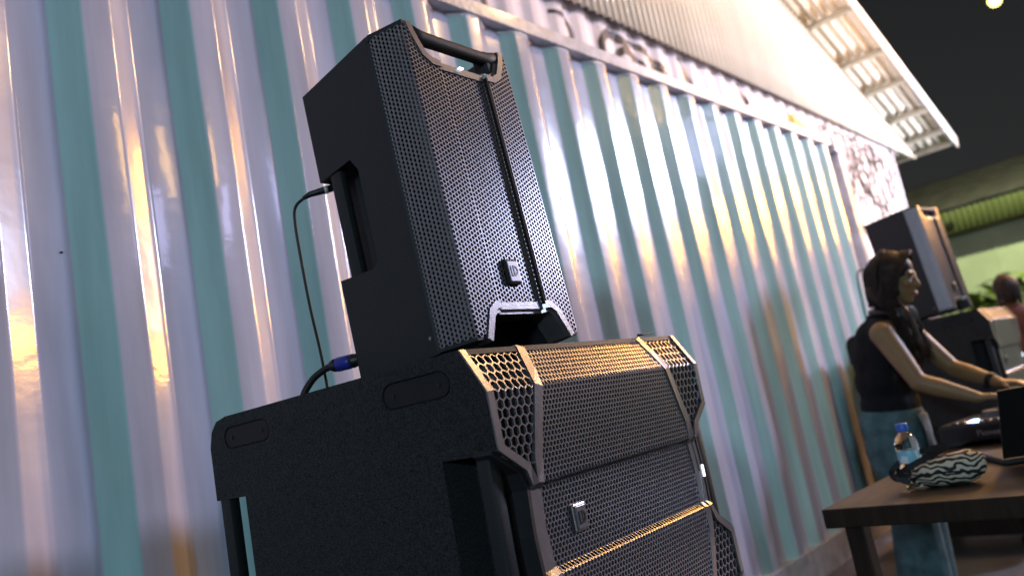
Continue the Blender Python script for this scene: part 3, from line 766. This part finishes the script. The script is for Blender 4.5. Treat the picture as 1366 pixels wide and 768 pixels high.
# local frame of a person: faces -y, right hand towards -x, origin on the ground
def head_bm(bm, c_, q=1.0, tilt=0.):
    """head centred on c_ (ear height), facing -y; tilt nods it down"""
    rot = Matrix.Rotation(tilt, 3, 'X'); P_ = lambda x_, y_, z_: Vector(c_)+rot @ Vector((x_*q, y_*q, z_*q))
    ell(bm, P_(0, .008, .028), (.072*q, .090*q, .085*q), rot)
    ell(bm, P_(0, -.030, -.022), (.060*q, .058*q, .078*q), rot)
    ell(bm, P_(0, -.052, -.078), (.030*q, .028*q, .024*q), rot)
    capsule(bm, P_(0, -.080, .022), P_(0, -.098, -.020), .009*q, .0125*q, 10)
    ell(bm, P_(.011, -.090, -.023), (.009*q, .010*q, .008*q)); ell(bm, P_(-.011, -.090, -.023), (.009*q, .010*q, .008*q))
    ell(bm, P_(0, -.084, -.050), (.021*q, .010*q, .006*q), rot); ell(bm, P_(0, -.081, -.060), (.019*q, .010*q, .0065*q), rot)
    ell(bm, P_(.030, -.074, .030), (.022*q, .012*q, .007*q), rot); ell(bm, P_(-.030, -.074, .030), (.022*q, .012*q, .007*q), rot)
    for s_ in (-1, 1):
        ell(bm, P_(s_*.073, .012, .0), (.010*q, .020*q, .031*q), rot); ell(bm, P_(s_*.038, -.058, -.010), (.024*q, .026*q, .024*q), rot)
    return P_, rot
def hair_strands(name, P_, roots, ends, m, parent, n=140, rad=.0045, seed=1, wob=.012):
    rg = random.Random(seed); bm = bmesh.new()
    for i in range(n):
        pts = roots(rg, ends); q = spline(pts, 4); ph = rg.uniform(0, 6)
        q = [p+Vector((math.sin(ph+j*.5), math.cos(ph*1.3+j*.45), 0))*wob*rg.random()*j/len(q) for j, p in enumerate(q)]
        tube_bm(bm, q, [rad*(1-.75*(j/len(q))**2) for j in range(len(q))], 4)
    return build(name, bm, m, parent, True)

# --- the woman at the controller
GX = 3.75
wo = thing('person', 'woman in a black sleeveless top and teal jeans leaning over the controller', 'person', (GX, 1.18, 0))
L = lambda x_, y_, z_: Vector((x_, y_-1.18, z_))
HD = L(0, 1.030, 1.405)
bm = bmesh.new()
P_, rot = head_bm(bm, HD, 1.0, R(14))
capsule(bm, L(0, 1.045, 1.34), L(0, 1.115, 1.235), .047, .052)
for a, b in (((-.0, 1.15, 1.14), (.14, .10, .11)), ((0, 1.165, 1.02), (.125, .095, .11)), ((0, 1.18, .90), (.125, .098, .10)), ((0, 1.19, .80), (.145, .105, .10))): ell(bm, L(*a), b)
sh = {-1: L(-.165, 1.085, 1.185), 1: L(.165, 1.075, 1.185)}
for s_ in (-1, 1): capsule(bm, L(0, 1.115, 1.22), sh[s_], .05, .052)
el = {-1: L(-.21, .985, .965), 1: L(.20, .945, .985)}; wr = {-1: L(-.165, .800, .868), 1: L(.12, .770, .897)}
for s_ in (-1, 1):
    capsule(bm, sh[s_], sh[s_].lerp(el[s_], .5), .050, .044); capsule(bm, sh[s_].lerp(el[s_], .5), el[s_], .044, .035)
    capsule(bm, el[s_], el[s_].lerp(wr[s_], .35), .036, .037); capsule(bm, el[s_].lerp(wr[s_], .35), wr[s_], .037, .023)
hand(bm, wr[-1], (.25, -1, -.10), (0, -.2, 1), (1, .2, 0), .55)
hand(bm, wr[1], (-.15, -1, -.18), (0, -.2, 1), (-1, .2, 0), .5)
hip = {-1: L(-.085, 1.20, .78), 1: L(.085, 1.20, .78)}; kn = {-1: L(-.095, 1.175, .43), 1: L(.10, 1.20, .43)}; an = {-1: L(-.10, 1.20, .09), 1: L(.105, 1.24, .09)}
for s_ in (-1, 1):
    capsule(bm, hip[s_], kn[s_], .080, .052); capsule(bm, kn[s_], an[s_], .052, .034)
    capsule(bm, an[s_]+Vector((0, .03, -.055)), an[s_]+Vector((s_*.02, -.13, -.062)), .034, .027)
body = fuse('body', bm, M_skin, wo, .0062, 4)
# clothes
bm = bmesh.new()
for a, b in (((0, 1.115, 1.25), (.068, .075, .05)), ((0, 1.135, 1.17), (.165, .115, .10)), ((0, 1.150, 1.09), (.172, .128, .12)), ((0, 1.168, .99), (.160, .128, .13)), ((0, 1.180, .88), (.155, .120, .12))): ell(bm, L(*a), b)
for s_ in (-1, 1): capsule(bm, L(0, 1.12, 1.215), L(s_*.135, 1.10, 1.195), .060, .055); capsule(bm, L(s_*.12, 1.11, 1.17), L(s_*.12, 1.15, 1.0), .062, .062)
capsule(bm, L(0, 1.11, 1.25), L(0, 1.075, 1.285), .062, .058)
tp = fuse('sleeveless_top', bm, M_blacktop, wo, .008, 6)
bm = bmesh.new(); bx(bm, L(-.3, .9, .60), L(.3, 1.5, .80)); tp = boolean(tp, [tmp(bm)]); tp.data.materials.clear(); tp.data.materials.append(M_blacktop); smooth_by_angle(tp, 50)
bm = bmesh.new()
ell(bm, L(0, 1.188, .80), (.172, .134, .15)); ell(bm, L(0, 1.19, .70), (.176, .134, .13))
for s_ in (-1, 1):
    capsule(bm, hip[s_]+Vector((0, 0, -.06)), kn[s_], .092, .092); capsule(bm, kn[s_], an[s_]+Vector((0, 0, .01)), .092, .112)
tr = fuse('jeans', bm, M_jeans, wo, .009, 5)
bm = bmesh.new(); bx(bm, L(-.3, .8, .832), L(.3, 1.6, 1.1)); bx(bm, L(-.4, .8, -.2), L(.4, 1.6, .045))
tr = boolean(tr, [tmp(bm)]); tr.data.materials.clear(); tr.data.materials.append(M_jeans); smooth_by_angle(tr, 50)
for s_ in (-1, 1):
    bm = bmesh.new(); capsule(bm, an[s_]+Vector((0, .045, -.058)), an[s_]+Vector((s_*.02, -.13, -.060)), .042, .036); bx(bm, an[s_]+Vector((-.05, -.17, -.09)), an[s_]+Vector((.05, .085, -.075)))
    fuse('shoe', bm, mat('white_sneaker', (.55, .55, .53), .6), wo, .009, 4)
# hair: cap plus long strands falling over back and shoulder
bm = bmesh.new()
ell(bm, P_(0, .018, .038), (.083, .098, .093), rot); ell(bm, P_(0, .052, -.030), (.080, .064, .10), rot); ell(bm, P_(-.05, .02, -.05), (.034, .062, .085), rot); ell(bm, P_(.05, .02, -.05), (.034, .062, .085), rot)
hc_ = fuse('hair', bm, M_hair, wo, .007, 4)
bm = bmesh.new(); ell(bm, P_(0, -.105, -.045), (.066, .070, .115), rot); ell(bm, P_(-.088, .010, -.002), (.022, .014, .026), rot)
hc_ = boolean(hc_, [tmp(bm)]); hc_.data.materials.clear(); hc_.data.materials.append(M_hair); smooth_by_angle(hc_, 60)
def roots_side(rg, ends):
    s_ = -1 if rg.random() < .62 else 1; u = rg.random()
    a = P_(s_*.012*rg.random(), -.075+.10*u, .122+.010*rg.random()-.03*u*u); b = P_(s_*(.074+.012*rg.random()), -.052+.075*u, .035)
    c_ = P_(s_*(.080+.012*rg.random()), -.040+.060*u, -.045); e = P_(s_*.075, -.028+.05*u, -.105)
    f_ = L(s_*(.085+.03*rg.random()), .995+.035*u+.02*rg.random(), 1.20+.03*rg.random()); g_ = L(s_*(.075+.05*rg.random()), .975+.05*u+.03*rg.random(), 1.02+.09*rg.random())
    return [a, b, c_, e, f_, g_]
hair_strands('hair_strands', P_, roots_side, None, M_hair, hc_, 300, .0032, 4)
def roots_back(rg, ends):
    th = R(rg.uniform(15, 165)); a = P_(.03*math.cos(th), .02+.03*math.sin(th), .135); b = P_(.088*math.cos(th), .02+.098*math.sin(th), .05)
    c_ = P_(.084*math.cos(th), .015+.100*math.sin(th), -.04); e = P_(.070*math.cos(th), .02+.080*math.sin(th), -.12+.03*rg.random())
    return [a, b, c_, e]
hair_strands('hair_strands', P_, roots_back, None, M_hair, hc_, 260, .0034, 9, .005)
M_hairb = mat('brown_hair', (.055, .026, .012), .42, 0, .3, 30)
def roots_front(rg, ends):
    return [P_(-.080, -.012+.02*rg.random(), .02), P_(-.084, -.030, -.04), P_(-.076, -.045, -.09), L(-.08, .975+.012*rg.random(), 1.23), L(-.095+.03*rg.random(), .955+.03*rg.random(), 1.06+.06*rg.random())]
hair_strands('hair_lock', P_, roots_front, None, M_hairb, hc_, 26, .0032, 11, .008)
for s_ in (-1, 1):
    bm = bmesh.new(); ell(bm, P_(s_*.030, -.078, .012), (.013, .007, .0045), rot); build('eye', bm, M_eye, wo, True)
    bm = bmesh.new(); capsule(bm, P_(s_*.016, -.086, .031), P_(s_*.046, -.074, .033), .0035, .0025, 6); build('eyebrow', bm, M_hair, wo, True)
bm = bmesh.new(); ell(bm, P_(0, -.0900, -.0555), (.018, .0055, .0095), rot); build('lips', bm, M_lip, wo, True)
bm = bmesh.new(); bmesh.ops.create_icosphere(bm, subdivisions=2, radius=.006, matrix=Matrix.Translation(P_(-.082, .004, -.030))); build('earring', bm, M_gold, wo, True)
# wristband, headphones (worn: things of their own)
dv = (wr[1]-el[1]).normalized(); wb = wr[1]-dv*.035
o = tube('wristband', [wb-dv*.011, wb-dv*.010, wb+dv*.010, wb+dv*.011], [.026, .0315, .0300, .024], M_rubber, None, 18); o.location = (GX, 1.18, 0)
tag(o, 'dark band round the far wrist of the woman', 'wristband')
hp = thing('headphones', 'black headphones hanging round the neck of the woman', 'headphones', (GX, 1.075, 1.26))
pts = []
for i in range(17): a = R(-20+220*i/16); pts.append((.080*math.cos(a), .005+.075*math.sin(a), .012+.020*math.sin(a)))
tube('headband', pts, .012, M_gear, hp, 10)
for s_ in (-1, 1):
    bm = bmesh.new(); mt = Matrix.Translation((s_*.070, -.050, -.012)) @ Matrix.Rotation(R(62)*s_, 4, 'Z') @ Matrix.Rotation(R(90), 4, 'Y')
    bmesh.ops.create_cone(bm, cap_ends=True, segments=24, radius1=.040, radius2=.034, depth=.030, matrix=mt); bevel(bm, .005, 2); e = build('ear_cup', bm, M_gear2, hp, True); smooth_by_angle(e, 40)
# light shirt tied round the hips shows beside the top
vv, ff = [], []
for i in range(12):
    t_ = i/11
    for k in range(7):
        s_ = k/6; vv.append((-.09+.10*s_+.006*math.sin(9*s_), -.122-.015*t_-.012*math.sin(9*s_+3*t_), .85-.20*t_-.05*abs(s_-.4)))
        if i and k: b_ = i*7+k; ff.append((b_-8, b_-7, b_, b_-1))
o = pyd('shirt_tail', vv, ff, mat('grey_blue_cotton', (.14, .16, .17), .8, 0, .1, 20), wo, True)
o.modifiers.new('s', 'SOLIDIFY').thickness = .004

# --- onlookers beyond the far stack
def onlooker(loc, rz, label, shirt, trousers, scale, seed):
    t = thing('person', label, 'person', loc, (0, 0, rz), 'onlookers beyond the far stack'); q = lambda x_, y_, z_: Vector((x_, y_, z_))*scale
    bm = bmesh.new(); P2, r2 = head_bm(bm, q(0, -.02, 1.53), scale, R(8)); capsule(bm, q(0, -.01, 1.46), q(0, .01, 1.36), .052, .06)
    for a, b in (((0, .01, 1.24), (.16, .105, .15)), ((0, .01, 1.05), (.145, .10, .14)), ((0, .01, .93), (.16, .11, .10))): ell(bm, q(*a), b)
    for s_ in (-1, 1):
        capsule(bm, q(s_*.17, .01, 1.33), q(s_*.225, .02, 1.06), .052, .040); capsule(bm, q(s_*.225, .02, 1.06), q(s_*.22, -.04, .84), .040, .026)
        hand(bm, q(s_*.22, -.04, .84), (0, -.15, -1), (s_, 0, 0), (0, -1, 0), .45, scale)
        capsule(bm, q(s_*.09, .01, .90), q(s_*.10, 0, .48), .088, .058); capsule(bm, q(s_*.10, 0, .48), q(s_*.10, .03, .09), .058, .036); capsule(bm, q(s_*.10, .05, .035), q(s_*.12, -.12, .03), .036, .028)
    fuse('body', bm, M_skin, t, .010, 4)
    bm = bmesh.new()
    for a, b in (((0, .01, 1.25), (.175, .12, .15)), ((0, .01, 1.05), (.162, .117, .16)), ((0, .01, .93), (.172, .122, .10))): ell(bm, q(*a), b)
    for s_ in (-1, 1): capsule(bm, q(s_*.15, .01, 1.33), q(s_*.212, .02, 1.14), .068, .062)
    fuse('shirt', bm, shirt, t, .012, 5)
    bm = bmesh.new()
    for s_ in (-1, 1): capsule(bm, q(s_*.085, .01, .90), q(s_*.10, 0, .48), .105, .078); capsule(bm, q(s_*.10, 0, .48), q(s_*.10, .03, .12), .078, .068)
    fuse('trousers', bm, trousers, t, .012, 5)
    bm = bmesh.new(); ell(bm, P2(0, .022, .042), (.088*scale, .098*scale, .094*scale), r2); ell(bm, P2(0, .055, -.03), (.080*scale, .062*scale, .10*scale), r2)
    h = fuse('hair', bm, M_hair, t, .010, 3)
    bm = bmesh.new(); ell(bm, P2(0, -.10, -.045), (.085, .078, .115), r2); h = boolean(h, [tmp(bm)]); h.data.materials.clear(); h.data.materials.append(M_hair)
    def rb(rg, e):
        th = R(rg.uniform(0, 180)); return [P2(.03*math.cos(th), .02+.03*math.sin(th), .138), P2(.088*math.cos(th), .02+.098*math.sin(th), .06), P2(.09*math.cos(th), .02+.10*math.sin(th), -.05), P2(.08*math.cos(th), .02+.085*math.sin(th), -.14)]
    hair_strands('hair_strands', P2, rb, None, M_hair, h, 70, .006, seed, .008)
    return t
onlooker((7.35, 1.23, 0), R(110), 'onlooker with dark hair just above the far subwoofer', mat('dark_red_cotton', (.10, .03, .02), .8), mat('dark_trousers', (.03, .03, .035), .8), .92, 21)
onlooker((7.75, .98, 0), R(70), 'onlooker cut off by the right picture edge', mat('charcoal_cotton', (.03, .03, .032), .8), mat('dark_trousers', (.03, .03, .035), .8), 1.0, 22)

# ------------------------------------------------------------------ far building, plants, lamp
fb = thing('far_building', 'low building with green lit wall and corrugated fascia at the right', 'building', (16, -4, 0))
M_fw = mat('pale_green_wall', (.50, .55, .40), .7, 0, .08, 2)
M_ff = mat('green_steel_fascia', (.13, .15, .06), .5, 0, .06, 3)
M_fr = mat('dark_roof_tile', (.09, .08, .075), .7, 0, .2, 4, .5, 12)
rbox('wall', (.6, -14, 0), (.85, 9, 3.05), .005, M_fw, fb)
for yy in (-9, -6.5, -4, -1.5, 1, 3.0, 4.25, 5.5, 6.75, 8): rbox('wall_joint', (.585, yy-.03, 0), (.5995, yy+.03, 3.04), .003, M_fw, fb)
vv, ff = [], []
ys = [3+.0125*i for i in range(481)]
for y in ys:
    o_ = .012*math.sin(2*math.pi*y/.10); vv += [(o_, y, 2.97), (o_, y, 3.37), (.02+o_, y, 2.97)]
for i in range(len(ys)-1): a = 3*i; ff += [(a, a+3, a+4, a+1), (a+2, a+5, a+3, a)]
pyd('fascia', vv, ff, M_ff, fb, True)
rbox('fascia_end', (-.012, -14, 2.97), (.02, 2.99, 3.37), .003, M_ff, fb)
rbox('soffit', (.03, -14, 2.985), (.9, 9, 3.0), .002, mat('dark_soffit', (.10, .09, .07), .7), fb)
nrow = 9
for i in range(nrow):
    x0 = -.08+3.4*i/nrow; z0 = 3.385+1.12*i/nrow
    bm = bmesh.new(); bx(bm, (0, -14.2, 0), (3.4/nrow+.05, 9.2, .03)); bmesh.ops.transform(bm, matrix=Matrix.Translation((x0, 0, z0+.012)) @ Matrix.Rotation(-math.atan(1.12/3.4)+.03, 4, 'Y'), verts=bm.verts[:])
    build('roof_course', bm, M_fr, fb)
bm = bmesh.new(); bmesh.ops.create_cone(bm, cap_ends=True, segments=12, radius1=.07, radius2=.05, depth=.1, matrix=Matrix.Translation((-.06, 7.22, 3.11)) @ Matrix.Rotation(R(-90), 4, 'Y')); build('wall_lamp', bm, M_gear, fb)

M_leaf = mat('strap_leaf', (.15, .21, .04), .5, 0, .2, 10)
def plant(loc, hgt, nleaf, ln, seed, label):
    t = thing('palm_plant', label, 'plant', loc, group='plants before the green wall'); rg = random.Random(seed)
    tube('trunk', [(0, 0, 0), (.02, .01, hgt*.5), (0, .02, hgt)], [.06, .045, .035], M_vine, t)
    for i in range(nleaf):
        az = 2*math.pi*i/nleaf*2.4+rg.uniform(-.3, .3); e0 = rg.uniform(.35, 1.3); l_ = ln*rg.uniform(.7, 1.1); P3 = []
        x_, z_, a_ = 0., 0., e0
        for k in range(9): P3.append((x_, z_)); x_ += math.cos(a_)*l_/8; z_ += math.sin(a_)*l_/8; a_ -= .16+.05*rg.random()
        vv, ff = [], []
        for k, (x_, z_) in enumerate(P3):
            wd = .062*math.sin(math.pi*min(1, (k+.6)/9))**.7
            for s_, dz in ((-1, .012), (0, 0), (1, .012)): vv.append((x_*math.cos(az)-s_*wd*math.sin(az), x_*math.sin(az)+s_*wd*math.cos(az), hgt+z_+dz))
            if k: b_ = 3*k; ff += [(b_-3, b_-2, b_+1, b_), (b_-2, b_-1, b_+2, b_+1)]
        pyd('leaf', vv, ff, M_leaf, t, True)
plant((13.2, 2.25, 0), 1.35, 38, .85, 1, 'spiky leaved plant against the green wall right of the far loudspeaker')
plant((12.9, 1.78, 0), 1.5, 36, .80, 2, 'spiky leaved plant behind the hair of the onlooker')
plant((13.6, 2.65, 0), 1.4, 30, .7, 3, 'low spiky plant beside the edge of the far loudspeaker')

lp = thing('street_lamp', 'glowing yellow green lamp on a dark pole at the top right', 'street lamp', (12.6, .25, 0))
tube('pole', [(0, 0, 0), (0, 0, 3.2), (0, 0, 5.62)], [.07, .055, .045], M_gear, lp, 12)
tube('arm', [(0, 0, 5.57), (0, .2, 5.66), (0, 1.0, 5.66)], .03, M_gear, lp, 10)
bm = bmesh.new(); bmesh.ops.create_cone(bm, cap_ends=True, segments=20, radius1=.16, radius2=.08, depth=.12, matrix=Matrix.Translation((0, 1.0, 5.60))); build('lamp_hood', bm, M_gear, lp)
bm = bmesh.new(); bmesh.ops.create_uvsphere(bm, u_segments=18, v_segments=12, radius=.085, matrix=Matrix.Translation((0, 1.0, 5.48)))
build('bulb', bm, mat('lamp_glow', (1, .95, .5), .4, emit=(1, .86, .25), estr=5), lp, True)
o = lamp('street_lamp_light', 'SPOT', (12.6, 1.25, 5.34), (15.6, 1.9, 1.2), 1350, (.92, 1.0, .56), .10, spot=150)
